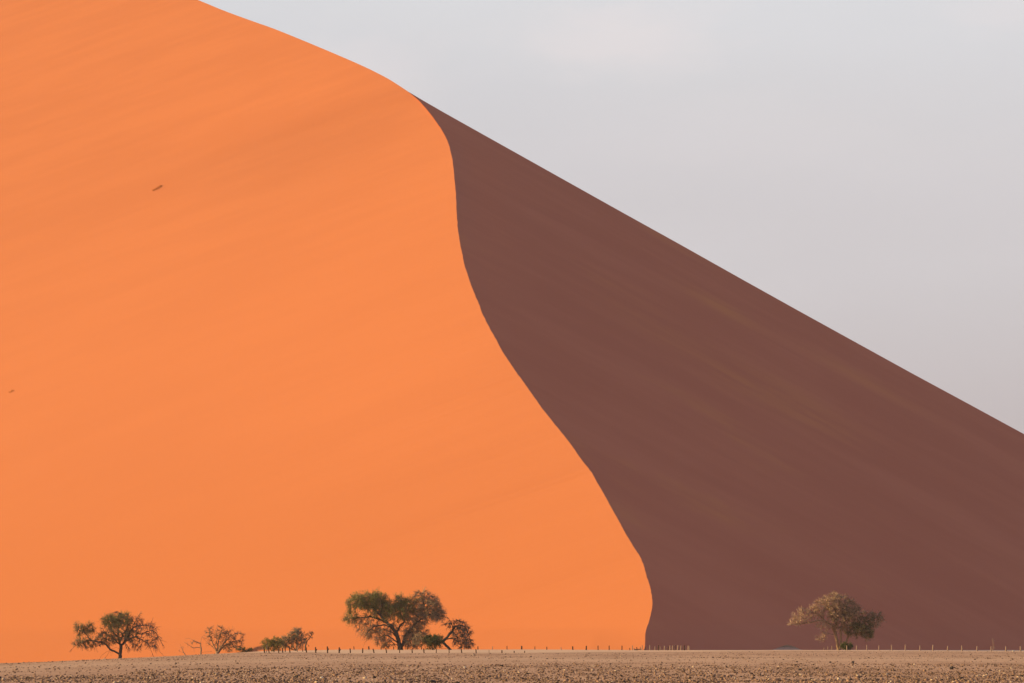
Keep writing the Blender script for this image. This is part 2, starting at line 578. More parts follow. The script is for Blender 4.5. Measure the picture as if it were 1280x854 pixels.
rock(1189.5, 837, 5.5, 4.2, M_DARKROCK, 'large dark rock alone on the gravel below the fence at the far right')
rock(1000, 838.5, 4.2, 3.4, M_DARKROCK, 'dark rock on the gravel below and left of the tree before the shaded dune')
rock(1066, 829, 3.6, 2.4, M_DARKROCK, 'small dark rock on bare sandy ground straight below the tree before the shaded dune')
rock(1038, 828.7, 2.8, 2.0, M_DARKROCK, 'smallest dark rock on sandy ground below the trunk of the pale tree')
rock(541, 853.6, 8.5, 4.0, M_DARKROCK, 'dark flat rock at the bottom edge below the drooping bare tree')
rock(371, 847.5, 4.2, 3.6, M_DARKROCK, 'dark rock on the gravel below the leafy bushes')
rock(402, 848.2, 4.6, 2.6, M_PALEROCK, 'pale whitish rock on the gravel below the leafy bushes')
rock(581, 835, 3.4, 2.2, M_PALEROCK, 'pale whitish rock on the gravel below the drooping bare tree')
rock(1266.8, 814.6, 3.0, 1.8, M_PALEROCK, 'white rock between the last two fence posts before the shaded dune')
rock(1073, 848, 4.4, 3.0, M_DARKROCK, 'dark rock at the bottom of the gravel below the tree before the shaded dune', 'larger rocks on the gravel')


# ----------------------------------------------------------------------------- woody plants
DENS_L, DENS_T = 1.7, 2.3


class Tubes:
    def __init__(s):
        s.v, s.f = [], []

    def tube(s, pts, rad, sides=5):
        pts = [Vector(p) for p in pts]
        n = len(pts)
        if n < 2: return
        b = len(s.v)
        prev = None
        for i, p in enumerate(pts):
            d = (pts[min(i + 1, n - 1)] - pts[max(i - 1, 0)])
            if d.length < 1e-9: d = Vector((0, 0, 1))
            d.normalize()
            if prev is None:
                a = d.orthogonal().normalized()
            else:
                a = prev - d * prev.dot(d)
                a = a.normalized() if a.length > 1e-6 else d.orthogonal().normalized()
            prev = a
            c = d.cross(a)
            for k in range(sides):
                t = 2 * math.pi * k / sides
                s.v.append(p + (a * math.cos(t) + c * math.sin(t)) * rad[i])
        for i in range(n - 1):
            for k in range(sides):
                k2 = (k + 1) % sides
                s.f.append((b + i * sides + k, b + i * sides + k2, b + (i + 1) * sides + k2, b + (i + 1) * sides + k))
        s.f.append(tuple(b + (n - 1) * sides + k for k in range(sides)))
        s.f.append(tuple(b + k for k in reversed(range(sides))))

    def obj(s, name, mat, parent=None, smooth=True):
        return link_mesh(name, [tuple(v) for v in s.v], s.f, mat, parent, smooth)


class Blades:
    def __init__(s):
        s.v, s.f = [], []

    def add(s, P, D, L, W):
        """narrow pointed leaf sprays: arrays of base points, directions, lengths, widths"""
        n = len(P)
        if not n: return
        side = np.cross(D, RNG.normal(0, 1, (n, 3)))
        side /= np.linalg.norm(side, axis=1)[:, None] + 1e-9
        b = sum(len(x) for x in s.v)
        m = P + D * (L * 0.5)[:, None]
        V = np.stack([P, m + side * (W * 0.5)[:, None], P + D * L[:, None], m - side * (W * 0.5)[:, None]], 1).reshape(-1, 3)
        s.v.append(V)
        s.f.append(np.arange(n * 4).reshape(n, 4) + b)

    def obj(s, name, mat, parent=None):
        if not s.v: return None
        return link_mesh(name, np.concatenate(s.v), np.concatenate(s.f), mat, parent)


def plant(name, label, cat, base, Y, limbs, clumps, bark, twig, leaf=None, group=None, seed=1, trunk_r=1.6, tip_r=0.10, D=1.7, di=16.0, dk=1.9,
          twig_len=4.0, twig_r=0.022, twigs=3, droop=0.25, sink=0.15, leaf_len=0.36, leaf_w=0.09, leaf2=None, zoff=0.0):
    """limbs: polylines in photo pixels (x, y[, depth]); clumps: (x, y, rx, ry, n_attractors, leaves, twigs[, depth, rdepth, which leaf])"""
    rng = np.random.default_rng(seed)
    k = Y / F
    bx, by = base
    X = (bx - CX) / F * Y
    root_loc = (X, Y, gz(X, Y) + zoff)
    root = empty(name, root_loc)
    tag(root, label, cat, group)

    def loc(p):
        d = p[2] if len(p) > 2 else 0.0
        return np.array([p[0] - bx, d, by - p[1]], float)

    nodes, par = [np.array([0, 0, -0.8])], [-1]
    for li, pl in enumerate(limbs):
        pts = np.array([loc(p) for p in pl])
        # a little depth wander
        cm = catmull3(pts, D)
        N = np.array(nodes)
        pi = int(np.argmin(((N - cm[0]) ** 2).sum(1)))
        wob = rng.normal(0, 1, 3) * 0.0
        for q in cm:
            if np.linalg.norm(q - nodes[pi]) < D * 0.45: continue
            j = q + rng.normal(0, 0.16, 3)
            nodes.append(j + wob); par.append(pi); pi = len(nodes) - 1
            wob = wob * 0.72 + rng.normal(0, 0.42, 3) * min(1.0, 0.25 + pi / 400)
    n_limb = len(nodes)
    A = []
    for c in clumps:
        cx, cy, rx, ry, n = c[:5]
        n = int(n * 1.7)
        dep = c[7] if len(c) > 7 else 0.0
        rd = c[8] if len(c) > 8 else rx * 0.8
        g = rng.normal(0, 1, (n, 3)); g /= np.linalg.norm(g, axis=1)[:, None]
        g *= rng.uniform(0, 1, (n, 1)) ** 0.38 * np.where(rng.uniform(0, 1, (n, 1)) < 0.22, rng.uniform(1.0, 1.30, (n, 1)), 1.0)
        A.append(g * np.array([rx, rd, ry]) + np.array([cx - bx, dep, by - cy]))
    A = np.concatenate(A) if A else np.zeros((0, 3))
    A = A[A[:, 2] > 0.8] if len(A) else A
    for it in range(90):
        if not len(A): break
        N = np.array(nodes)
        d2 = ((A[:, None] - N[None]) ** 2).sum(2)
        ne = d2.argmin(1); dm = d2.min(1)
        ok = dm < di * di if it > 6 else dm < (di * 2.2) ** 2
        grow = {}
        for a in np.nonzero(ok)[0]:
            v = A[a] - N[ne[a]]
            grow.setdefault(int(ne[a]), []).append(v / (np.linalg.norm(v) + 1e-9))
        added = 0
        for i, vs in grow.items():
            v = np.mean(vs, 0) + rng.normal(0, 0.22, 3)
            v /= np.linalg.norm(v) + 1e-9
            q = N[i] + v * D
            if ((np.array(nodes) - q) ** 2).sum(1).min() < (0.35 * D) ** 2: continue
            nodes.append(q); par.append(i); added += 1
        N2 = np.array(nodes[len(N):]) if added else None
        alive = dm > dk * dk
        if N2 is not None:
            alive &= ((A[:, None] - N2[None]) ** 2).sum(2).min(1) > dk * dk
        A = A[alive]
        if not added: break
    N = np.array(nodes); n = len(N)
    ch = [[] for _ in range(n)]
    for i in range(1, n): ch[par[i]].append(i)
    tips = max(2, sum(1 for c in ch if not c))
    e = math.log(tips) / math.log(max(1.3, trunk_r / tip_r))
    r = np.full(n, tip_r)
    for i in range(n - 1, -1, -1):
        if ch[i]: r[i] = max(tip_r, sum(r[c] ** e for c in ch[i]) ** (1 / e))
    W = Tubes()
    stack = [(0, None)]
    while stack:
        i, p = stack.pop()
        pts = [N[p] * k] if p is not None else []
        rad = [min(r[p], r[i] * 1.15) * k] if p is not None else []
        j = i
        while True:
            f = 1.35 if (j == 0) else 1.0
            pts.append(N[j] * k); rad.append(r[j] * k * f)
            if not ch[j]: break
            big = max(ch[j], key=lambda c: r[c])
            for c in ch[j]:
                if c != big: stack.append((c, j))
            j = big
        W.tube(pts, rad, 6 if rad[0] > 0.12 else 4)
    # twigs and leaves, clump by clump
    T = W if name.startswith('dead') or name == 'bare_bush' else Tubes()
    B = Blades(); B2 = Blades()
    cen = np.array([[c[0] - bx, c[7] if len(c) > 7 else 0.0, by - c[1]] for c in clumps])
    radi = np.array([[c[2], c[8] if len(c) > 8 else c[2] * 0.8, c[3]] for c in clumps])
    thin = [i for i in range(1, n) if r[i] < max(tip_r * 2.6, 0.26) and i >= min(n_limb, n - 1) or not ch[i]]
    pts_by = {ci: [] for ci in range(len(clumps))}
    for i in thin:
        dd = (((N[i] - cen) / (radi * 1.25)) ** 2).sum(1)
        ci = int(dd.argmin())
        pts_by[ci].append(i)
    for ci, idx in pts_by.items():
        c = clumps[ci]
        nl, nt = int(c[5] * DENS_L), int(c[6] * DENS_T)
        if not idx: continue
        which = c[9] if len(c) > 9 else 0
        sprays = []
        for q in range(nt):
            i = idx[q % len(idx)] if q < len(idx) else idx[int(rng.integers(len(idx)))]
            d0 = N[i] - N[par[i]]
            d0 = d0 / (np.linalg.norm(d0) + 1e-9)
            out = (N[i] - cen[ci]) / (radi[ci] + 1e-6)
            d = d0 * 0.7 + out * 0.75 + rng.normal(0, 0.36, 3)
            d /= np.linalg.norm(d) + 1e-9
            L = twig_len * rng.uniform(0.5, 1.25) * (c[10] if len(c) > 10 else 1.0)
            dr = c[11] if len(c) > 11 else droop
            p = N[i] + (N[par[i]] - N[i]) * rng.uniform(0, 1)
            P = [p]
            for sgm in range(4):
                d = d + np.array([0, 0, -dr * 0.45]) + rng.normal(0, 0.16, 3)
                d /= np.linalg.norm(d)
                p = p + d * L / 4
                if p[2] < 0.3: break
                P.append(p)
            if len(P) > 1:
                rr = [twig_r * (1.15 - 0.8 * t / (len(P) - 1)) for t in range(len(P))]
                T.tube([x * k for x in P], rr, 3)
                sprays += P[1:]
                for q2 in range(1):                                   # side twiglets
                    m0 = P[int(rng.integers(0, len(P) - 1))]
                    d2 = d * 0.5 + rng.normal(0, 0.7, 3) + np.array([0, 0, -dr * 0.5])
                    d2 /= np.linalg.norm(d2)
                    m1 = m0 + d2 * L * 0.25
                    m2 = m1 + (d2 + rng.normal(0, 0.25, 3) + np.array([0, 0, -dr * 0.5])) * L * 0.22
                    if m2[2] > 0.2:
                        T.tube([m0 * k, m1 * k, m2 * k], [twig_r * 0.75, twig_r * 0.6, twig_r * 0.4], 3)
                        sprays += [m1, m2]
        if nl and sprays and (leaf or leaf2):
            S = np.array(sprays)
            ii = rng.integers(0, len(S), nl)
            P = S[ii] + rng.normal(0, 0.75, (nl, 3))
            P = P[P[:, 2] > 0.2]
            out = (P - cen[ci]) / (radi[ci] + 1e-6)
            Dv = out * 0.6 + rng.normal(0, 0.6, P.shape) + np.array([0, 0, 0.45])
            Dv /= np.linalg.norm(Dv, axis=1)[:, None] + 1e-9
            (B2 if which else B).add(P * k, Dv, leaf_len * rng.uniform(0.6, 1.3, len(P)), leaf_w * rng.uniform(0.6, 1.3, len(P)))
    W.obj('trunk', bark, root)
    if T is not W and T.v: T.obj('twigs', twig, root, False)
    if leaf: B.obj('foliage', leaf, root)
    if leaf2:
        o = B2.obj('foliage', leaf2, root)
    return root


def catmull3(P, per):
    P = np.asarray(P, float)
    if len(P) == 1: return P
    Q = np.vstack([2 * P[0] - P[1], P, 2 * P[-1] - P[-2]])
    out = []
    for i in range(1, len(Q) - 2):
        p0, p1, p2, p3 = Q[i - 1:i + 3]
        m = max(1, int(round(np.linalg.norm(p2 - p1) / per)))
        for q in range(m):
            t = q / m
            out.append(0.5 * (2 * p1 + (p2 - p0) * t + (2 * p0 - 5 * p1 + 4 * p2 - p3) * t * t + (3 * p1 - p0 - 3 * p2 + p3) * t ** 3))
    out.append(P[-1])
    return np.array(out)


# -- the lone tree on the gravel at the left
plant('acacia_tree', 'dark wide-spreading acacia tree with green tufts alone on the gravel at the left end', 'tree', (150, 822.3), 800,
      [[(150, 822), (150.5, 816), (151, 808), (151, 804)],
       [(150, 817), (144, 813.5), (138, 811), (134, 806), (128, 802, -2), (120, 800.5, -3), (113.5, 798.7, -4), (109, 793, -4), (104.4, 788, -4)],
       [(150.5, 810), (145, 808, 1), (139, 809.5, 1)], [(151, 805), (141, 797, 4), (132, 790, 6), (127, 784, 7)], [(151, 805), (143, 801, -4), (131, 797, -6), (124, 791, -7)], [(152, 804), (160, 795, 5), (170, 786, 7), (180, 783, 7)],
       [(138, 811), (132, 814, -1), (128, 818, -2), (125, 821.5, -2)], [(137, 812.5), (135, 816, 1), (131.5, 820.5, 2)],
       [(113.5, 798.7, -4), (104, 801, -5), (96, 806, -5), (90, 811, -5)],
       [(128, 802, -2), (124, 806, -2), (116, 808.5, -2)],
       [(151, 806), (148.5, 797, 2), (147, 786, 3), (147.5, 775, 3), (148, 763, 2)], [(148, 795, 2), (140, 786, 6), (137, 777, 7)],
       [(151, 806), (157, 800), (163, 796.5), (169, 794.5, 1), (175, 797, 2), (182, 801, 2), (187, 807, 2), (190.5, 816, 2)],
       [(155, 801), (161, 792, -3), (167, 784, -4), (174, 780.5, -5), (184, 780, -5), (195, 783.5, -5)],
       [(165, 787, -4), (168, 779, -4), (171, 773, -4), (175.5, 766.5, -4)],
       [(170, 792, 3), (177, 790, 4), (187, 787.5, 5), (194, 789, 5), (199, 796, 5), (203, 803, 5)],
       [(151, 800), (154, 790, -5), (159, 782, -6), (160, 774, -6)],
       [(187, 807, 2), (195, 808.5, 2), (202.5, 816, 2)]],
      [(98.5, 785, 6.5, 6.5, 34, 500, 80), (112, 783.5, 5, 5.5, 26, 420, 60), (136, 775.5, 10, 7.5, 70, 1300, 150, 6), (157, 773, 8.5, 7, 60, 1050, 130, -4), (147, 777, 9, 6, 40, 500, 90),
       (150, 790, 19, 9, 90, 550, 210), (119, 800, 15, 7, 50, 150, 120), (103, 802, 12, 7, 46, 180, 110), (183, 784, 16, 10, 50, 0, 80, 0, 12, 0, 1.2, 0.25), (190, 799, 11, 10, 30, 0, 60, 0, 9, 0, 1.5, 0.7), (136, 795, 13, 8, 46, 250, 110, 2, 9), (162, 793, 11, 8, 44, 200, 110, -2, 8), (172, 776, 7, 7, 20, 0, 40),
       (168, 806, 8, 6, 20, 0, 46), (148, 764, 4, 3, 8, 0, 16)],
      M_BARK, M_TWIG, M_LEAF, 'acacia trees at the dune foot', 11, 2.4, 0.17, twig_len=6.0, twig_r=0.034, droop=0.30, leaf_len=0.30, leaf_w=0.06)

# -- dead wood between the lone tree and the bushes
plant('dead_sapling', 'thin bare dead sapling with a bent top left of the dead shrub', 'dead tree', (250.7, 817.3), 960,
      [[(250.7, 817.3), (251.4, 810), (251.2, 803), (252, 797), (253.4, 793.5)], [(251.2, 803.5), (246, 801.5), (242, 799.5), (238, 797), (233.4, 796.5)],
       [(251, 809), (246, 808), (242, 808.8), (236.5, 805), (231, 802)], [(253, 795.5), (257, 797, 1), (261, 801, 2), (264, 806, 2)], [(251, 814.6), (257, 813.8, 1), (264.5, 813, 1)],
       [(242, 808.8), (243, 813)], [(242, 799.5), (240, 803)]],
      [(238, 802, 9, 6, 10, 0, 16)], M_DEAD, M_TWIG, seed=3, trunk_r=1.0, tip_r=0.16, twig_len=3.0, twig_r=0.022, group='dead shrubs')
plant('dead_sprig', 'tiny forked dead sprig sticking out of the ground left of the bent sapling', 'dead shrub', (232, 819.2), 940,
      [[(232, 819.2), (229.5, 815), (228, 811.5), (225.5, 805.5)], [(229.5, 815), (226, 814.5), (223.5, 812.5)], [(228.5, 812), (230, 809)]],
      [(227, 809, 3, 3, 4, 0, 6)], M_DEAD, M_TWIG, seed=4, trunk_r=0.6, tip_r=0.16, twig_len=2.2, group='dead shrubs')
plant('dead_shrub', 'bare dead shrub with a spreading fan of branches beside the bent sapling', 'dead shrub', (271.5, 817.2), 978,
      [[(271.5, 817), (270, 812), (267, 805), (264, 799), (262, 792), (260.5, 785.5)], [(271.5, 815), (272, 807), (274.5, 797, 2), (277, 786, 3)],
       [(273, 815), (277, 808, -2), (283, 801, -2), (289, 795, -3), (298.5, 791, -3)], [(274, 814), (281, 807, 3), (289, 803, 3), (297, 801, 3), (302, 802, 3)],
       [(270, 813), (264, 807, 2), (259, 803, 3), (255, 798, 3)], [(272, 808), (271, 799, -3), (270, 790, -4)], [(276, 810), (281, 801, 4), (285, 792, 5), (289, 787, 5)]],
      [(264, 793, 8, 8, 22, 0, 56), (276, 790, 8, 8, 24, 0, 64), (287, 796, 9, 8, 28, 0, 70), (275, 803, 16, 7, 30, 0, 90), (297, 798, 7, 8, 18, 0, 46), (284, 810, 15, 5, 26, 0, 90), (296, 806, 9, 6, 18, 0, 56)],
      M_DEAD, M_TWIG, seed=5, trunk_r=2.3, tip_r=0.15, twig_len=5.0, twig_r=0.036, droop=-0.05, group='dead shrubs')
plant('low_bush', 'low flat dark green bush in the shadow right of the dead shrub', 'bush', (308, 816.8), 965,
      [[(308, 817), (306, 814.5), (302, 813)], [(308, 816.5), (312, 813.8)]],
      [(309, 813.6, 7, 2.4, 16, 520, 60), (299, 815.2, 6, 1.4, 8, 160, 20)], M_BARK, M_TWIG, M_LEAFDARK, 'bushes at the dune foot', 6, 0.8, 0.18, twig_len=2.2, D=1.2, droop=0.1, leaf_len=0.26, leaf_w=0.07)
# -- the leafy bushes behind the first posts
plant('bush', 'yellow green leafy bush behind the first fence posts', 'bush', (340, 815), 896,
      [[(340, 815), (337, 809), (335, 804)], [(341, 815), (343, 808), (345, 803)], [(340, 814), (332, 808), (330, 804)]],
      [(336, 806, 8, 6, 36, 1100, 100), (346, 805, 8, 6.5, 38, 1200, 110), (341, 810, 11, 4.5, 26, 800, 100)], M_BARKTAN, M_TWIGTAN, M_LEAFYEL, 'bushes at the dune foot', 7, 1.0, 0.18, twig_len=3.0, droop=0.1, leaf_len=0.30, leaf_w=0.08)
plant('bush', 'tallest bush, grey olive with pale stems, behind the first fence posts', 'bush', (370, 815), 904,
      [[(370, 815), (371, 807), (371, 799), (371, 791)], [(370, 815), (365, 808), (360, 802), (357, 797)], [(371, 815), (376, 808), (378, 800)], [(367, 814), (356, 808), (352, 803)]],
      [(371, 796, 7.5, 8, 48, 1900, 130), (361, 801, 8, 7, 40, 1000, 110, 0, 7, 1), (354, 805, 7, 6, 34, 1100, 110), (377, 804, 5, 8, 26, 520, 70), (365, 808, 11, 5.5, 36, 600, 150, 0, 7, 1)],
      M_BARKTAN, M_TWIGTAN, M_LEAFGREY, 'bushes at the dune foot', 8, 1.1, 0.18, twig_len=3.2, droop=0.1, leaf_len=0.30, leaf_w=0.07, leaf2=M_LEAFTAN)
plant('bare_bush', 'bare twiggy bush leaning away from the grey olive bush', 'bush', (381.5, 815), 890,
      [[(381.5, 815), (382, 809), (384, 803), (388, 798), (392.5, 793)], [(382, 809), (384, 806.5), (386, 808.5)], [(383, 804), (382, 798), (380, 793)]],
      [(388, 796, 6, 5, 22, 0, 60), (381, 796, 4, 6, 14, 0, 30)], M_BARK, M_TWIG, seed=9, trunk_r=0.9, tip_r=0.14, twig_len=3.0, droop=-0.05, group='bushes at the dune foot')

# -- the big tree and its neighbours
plant('acacia_tree', 'largest acacia tree, half green half grey brown canopy, behind the front fence row', 'tree', (500.5, 811.2), 835,
      [[(500.5, 811), (500, 807)], [(500, 808), (498, 800), (495.5, 791), (490, 783, -2), (484, 777, -3), (475.5, 768, -4), (468, 761, -4), (461, 755, -4)],
       [(486, 779, -2), (476, 774, 2), (465, 770, 4), (452, 771, 5), (438, 771, 5)], [(475.5, 768, -4), (477, 757, -5), (476, 746, -5)],
       [(501, 808), (505, 800, 2), (509, 791, 2), (516, 782, 2), (523, 768, 3), (530, 756, 3), (527, 745, 3), (524, 737, 3)],
       [(495.5, 790), (500, 781, 4), (505, 776.5, 5), (500, 766, 5), (499.5, 755, 5), (500, 746, 5)],
       [(516, 782, 2), (524, 775, -3), (533, 768.5, -4), (541, 766, -5), (549, 768.5, -5)],
       [(523, 768, 3), (533, 759, 6), (541, 750, 7), (546, 745, 7)],
       [(497, 797), (488, 789, 5), (477, 786, 8), (466, 790, 9), (456, 800, 9)], [(490, 783, -2), (479, 780, -7), (467, 783, -9), (458, 793, -10)],
       [(499, 804), (490, 797, -5), (482, 793, -7), (474, 797, -8)], [(508, 793, 2), (516, 788, 6), (526, 788, 8), (533, 793, 8)],
       [(500, 807), (493, 803, 2), (486, 801, 3)], [(502, 807), (511, 800, -3), (518, 796, -4)]],
      [(447, 751, 13, 8, 85, 2400, 200), (462, 750, 13, 10, 95, 2900, 220), (475, 751, 9, 11, 70, 2200, 170), (437, 772, 9, 5, 36, 700, 90), (468, 763, 13, 7, 50, 900, 120),
       (500, 752, 7, 8, 46, 1300, 120), (494, 765, 13, 8, 60, 1500, 150), (509, 762, 8, 8, 40, 700, 100),
       (487, 761, 9, 9, 44, 1300, 120, 1, 8), (513, 756, 9, 9, 46, 900, 120, 2, 8), (534, 759, 17, 12, 120, 1700, 330, 0, 13, 1), (546, 767, 8, 7, 46, 1300, 120, -3, 7, 1), (523, 771, 14, 9, 70, 900, 190, 2, 11, 1), (527, 742, 11, 6, 40, 0, 120), (543, 748, 8, 6, 24, 100, 70, 4, 6, 1),
       (458, 783, 15, 12, 90, 0, 260, 0, 13), (474, 793, 14, 10, 70, 0, 200, -3, 10), (515, 787, 15, 9, 60, 500, 170, 3, 10, 1), (484, 804, 8, 5, 24, 0, 80, 2, 5), (488, 781, 10, 8, 40, 0, 100), (515, 801, 9, 6, 30, 300, 110, -2, 6, 1), (519, 792, 13, 12, 60, 700, 200, 4, 10, 1)],
      M_BARK, M_TWIGTAN, M_LEAF, 'acacia trees at the dune foot', 12, 3.6, 0.16, twig_len=6.5, twig_r=0.032, droop=0.34, leaf_len=0.34, leaf_w=0.07, leaf2=M_LEAFGREY)
plant('bush', 'dense dark green bush between the largest tree and the drooping bare tree', 'bush', (541, 810.5), 830,
      [[(541, 810.5), (539, 804), (536, 799)], [(541, 810), (545, 803), (547, 798)]],
      [(538, 799, 10, 6.5, 60, 2300, 150), (546, 799, 8, 6, 46, 1700, 110), (540, 806, 8, 4, 18, 300, 50), (523, 798, 9, 8, 46, 420, 160, 2, 7, 1)], M_BARK, M_TWIGTAN, M_LEAFDARK, 'bushes at the dune foot', 13, 1.2, 0.18,
      twig_len=3.4, droop=0.1, leaf_len=0.32, leaf_w=0.075, leaf2=M_LEAFGREY)
plant('bare_tree', 'small drooping bare tree with a leaning trunk right of the largest tree', 'tree', (563, 811), 838,
      [[(563, 811), (559, 807), (553, 801.5)], [(553, 801.5), (558, 796), (562, 791), (566, 786.5), (565, 779), (561, 772)], [(553, 801.5), (556, 806), (561, 809.5)],
       [(558, 798, 2), (565, 797.5, 2), (571, 801, 2), (577, 808, 2)], [(565.5, 786, 0), (572, 781, -1), (580, 782, -2), (585, 790, -2), (588, 803, -2)], [(566, 783), (570, 776, 2), (574, 773, 3)],
       [(572, 782), (579, 788, 3), (583, 798, 4), (584, 809, 4)], [(559, 809.5), (552, 809.3, -1), (545, 807, -2)], [(564, 788), (561, 783, -3), (553, 779, -4)]],
      [(564, 777, 7, 6, 22, 0, 60), (577, 781, 9, 6, 40, 0, 100), (582, 794, 8, 12, 50, 0, 150), (572, 793, 9, 9, 36, 0, 100), (586, 804, 5, 6, 16, 0, 50), (576, 804, 9, 6, 20, 0, 60)],
      M_BARK, M_TWIG, seed=14, trunk_r=1.7, tip_r=0.17, twig_len=6.0, twig_r=0.032, droop=0.55, group='acacia trees at the dune foot')

# -- the tree in front of the shaded slope
plant('acacia_tree', 'pale half-bare acacia tree lit gold before the shaded dune slope', 'tree', (1048, 812.6), 866,
      [[(1048, 812.6), (1046.6, 804), (1045, 796), (1043, 789)], [(1049, 812), (1051, 804, -1), (1051.3, 796, -1), (1051, 788, -1)], [(1051, 809, 1), (1057, 803, 2), (1060, 796, 2), (1060.5, 790, 2)],
       [(1043, 789), (1039, 782, -2), (1033, 777.5, -3), (1027, 775.5, -3), (1021, 775.8, -4), (1011, 778.6, -5), (997, 780, -6), (986.5, 781.6, -6)],
       [(1043, 789), (1045, 777, 2), (1044, 765, 2), (1045, 753, 2), (1045, 741, 2)], [(1045, 777, 2), (1038, 765, -3), (1032, 753, -4)], [(1033, 777.5, -3), (1024, 769, 3), (1012, 763, 4), (1003, 759, 4)],
       [(1051, 788, -1), (1057, 777, -3), (1065, 769, -4), (1076, 766, -5)], [(1051, 788, -1), (1054, 774, 3), (1058, 760, 4), (1062, 750, 4)], [(1060.5, 790, 2), (1068, 785, 3), (1078, 780, 4), (1090, 774, 4), (1100, 770, 4)],
       [(1060, 793, 2), (1070, 791, 0), (1080, 792, -2), (1086, 797, -2)], [(1043.5, 793), (1036, 793, -2), (1029, 797, -3)]],
      [(1043, 752, 16, 11, 120, 450, 430, 0, 13), (1045, 764, 17, 9, 70, 450, 240, 0, 12), (1002, 772, 14, 8, 62, 0, 190, -3, 8), (1018, 765, 12, 9, 56, 0, 180, 2, 9), (993, 779, 8, 5, 22, 0, 60, -5, 5),
       (1055, 771, 16, 11, 90, 900, 280, -3, 8), (1062, 760, 11, 9, 60, 600, 150, 3, 9), (1076, 784, 14, 12, 100, 2600, 220, 2, 11), (1066, 785, 11, 10, 50, 1200, 120, 3, 9), (1084, 790, 8, 9, 46, 1300, 100), (1093, 774, 11, 9, 60, 900, 180, 3, 8),
       (1027, 797, 7, 5, 18, 0, 50, -2, 5), (1033, 780, 14, 8, 50, 0, 170, -1, 9), (1026, 757, 10, 8, 40, 0, 120, 0, 8), (1050, 783, 11, 7, 40, 200, 110, 0, 8), (1072, 765, 11, 8, 44, 300, 130, -2, 8)],
      M_BARKTAN, M_TWIGPALE, M_LEAFDARK, 'acacia trees at the dune foot', 15, 2.6, 0.16, twig_len=5.0, twig_r=0.030, droop=0.02, leaf_len=0.30, leaf_w=0.065)
plant('low_bush', 'low rounded dark green bush at the trunk of the tree before the shaded dune', 'bush', (1057, 812.6), 860,
      [[(1057, 812.6), (1055, 808)], [(1057.5, 812.5), (1062, 808)]],
      [(1055, 807.5, 6, 4.2, 24, 900, 60), (1062, 807.8, 5.5, 4, 22, 800, 60)], M_BARK, M_TWIG, M_LEAFDARK, 'bushes at the dune foot', 16, 0.9, 0.18, twig_len=2.4, D=1.2, droop=0.1, leaf_len=0.28, leaf_w=0.075)
plant('dead_stalk', 'tall thin dead stalk standing beside a fence post before the shaded dune', 'dead plant', (1241.3, 813.8), 862,
      [[(1241.3, 814), (1241.6, 808), (1241.2, 803), (1240.8, 799.5)], [(1241.4, 809), (1242.6, 808)], [(1241.2, 803), (1242.2, 800.5)]],
      [(1241.5, 802, 2, 3, 3, 0, 5)], M_POSTPALE, M_TWIGPALE, seed=17, trunk_r=0.42, tip_r=0.22, D=1.0)
# the pale grassy hummock beside the shaded foot
gY = 932.0
gX = (984 - CX) / F * gY
gmr = empty('grass_hummock', (gX, gY, gz(gX, gY)))
tag(gmr, 'low pale grass hummock at the shaded dune foot left of the pale tree', 'grass hummock')


def hump(x, y):
    q = (x / 4.0) ** 2 + (y / 2.2) ** 2
    return 1.0 / (1 + math.exp((math.sqrt(q) - 0.62) * 6)) * 0.85 - 0.10 + 0.10 * fnoise(x * 0.8, y * 0.8, 2)


bv, bf = [], []
NR, NS = 10, 28
for i in range(NR):
    q = i / (NR - 1) * 1.25
    for j in range(NS):
        t = 6.283 * j / NS
        x, y = q * math.cos(t) * 4.2, q * math.sin(t) * 2.3
        bv.append((x, y, hump(x, y)))
for i in range(NR - 1):
    for j in range(NS):
        bf.append((i * NS + j, i * NS + (j + 1) % NS, (i + 1) * NS + (j + 1) % NS, (i + 1) * NS + j))
M_HUMP = bark_mat('pale hummock soil', (0.52, 0.26, 0.17), (0.60, 0.32, 0.215))
link_mesh('sand_base', bv, bf, M_HUMP, gmr, True)
gm = Blades()
nb = 1500
rr = RNG.uniform(0, 1, nb) ** 0.6; aa = RNG.uniform(0, 6.283, nb)
mx, my = rr * np.cos(aa) * 2.9, rr * np.sin(aa) * 1.7
mz = np.array([hump(a, b) for a, b in zip(mx, my)])
gd = RNG.normal(0, 0.35, (nb, 3)) + np.array([0.2, 0, 1.0]); gd /= np.linalg.norm(gd, axis=1)[:, None]
gm.add(np.column_stack([mx, my, mz - 0.03]), gd, RNG.uniform(0.2, 0.75, nb) * (1.15 - rr), RNG.uniform(0.02, 0.05, nb))
gm.obj('grass_blades', M_GRASSPALE, gmr)


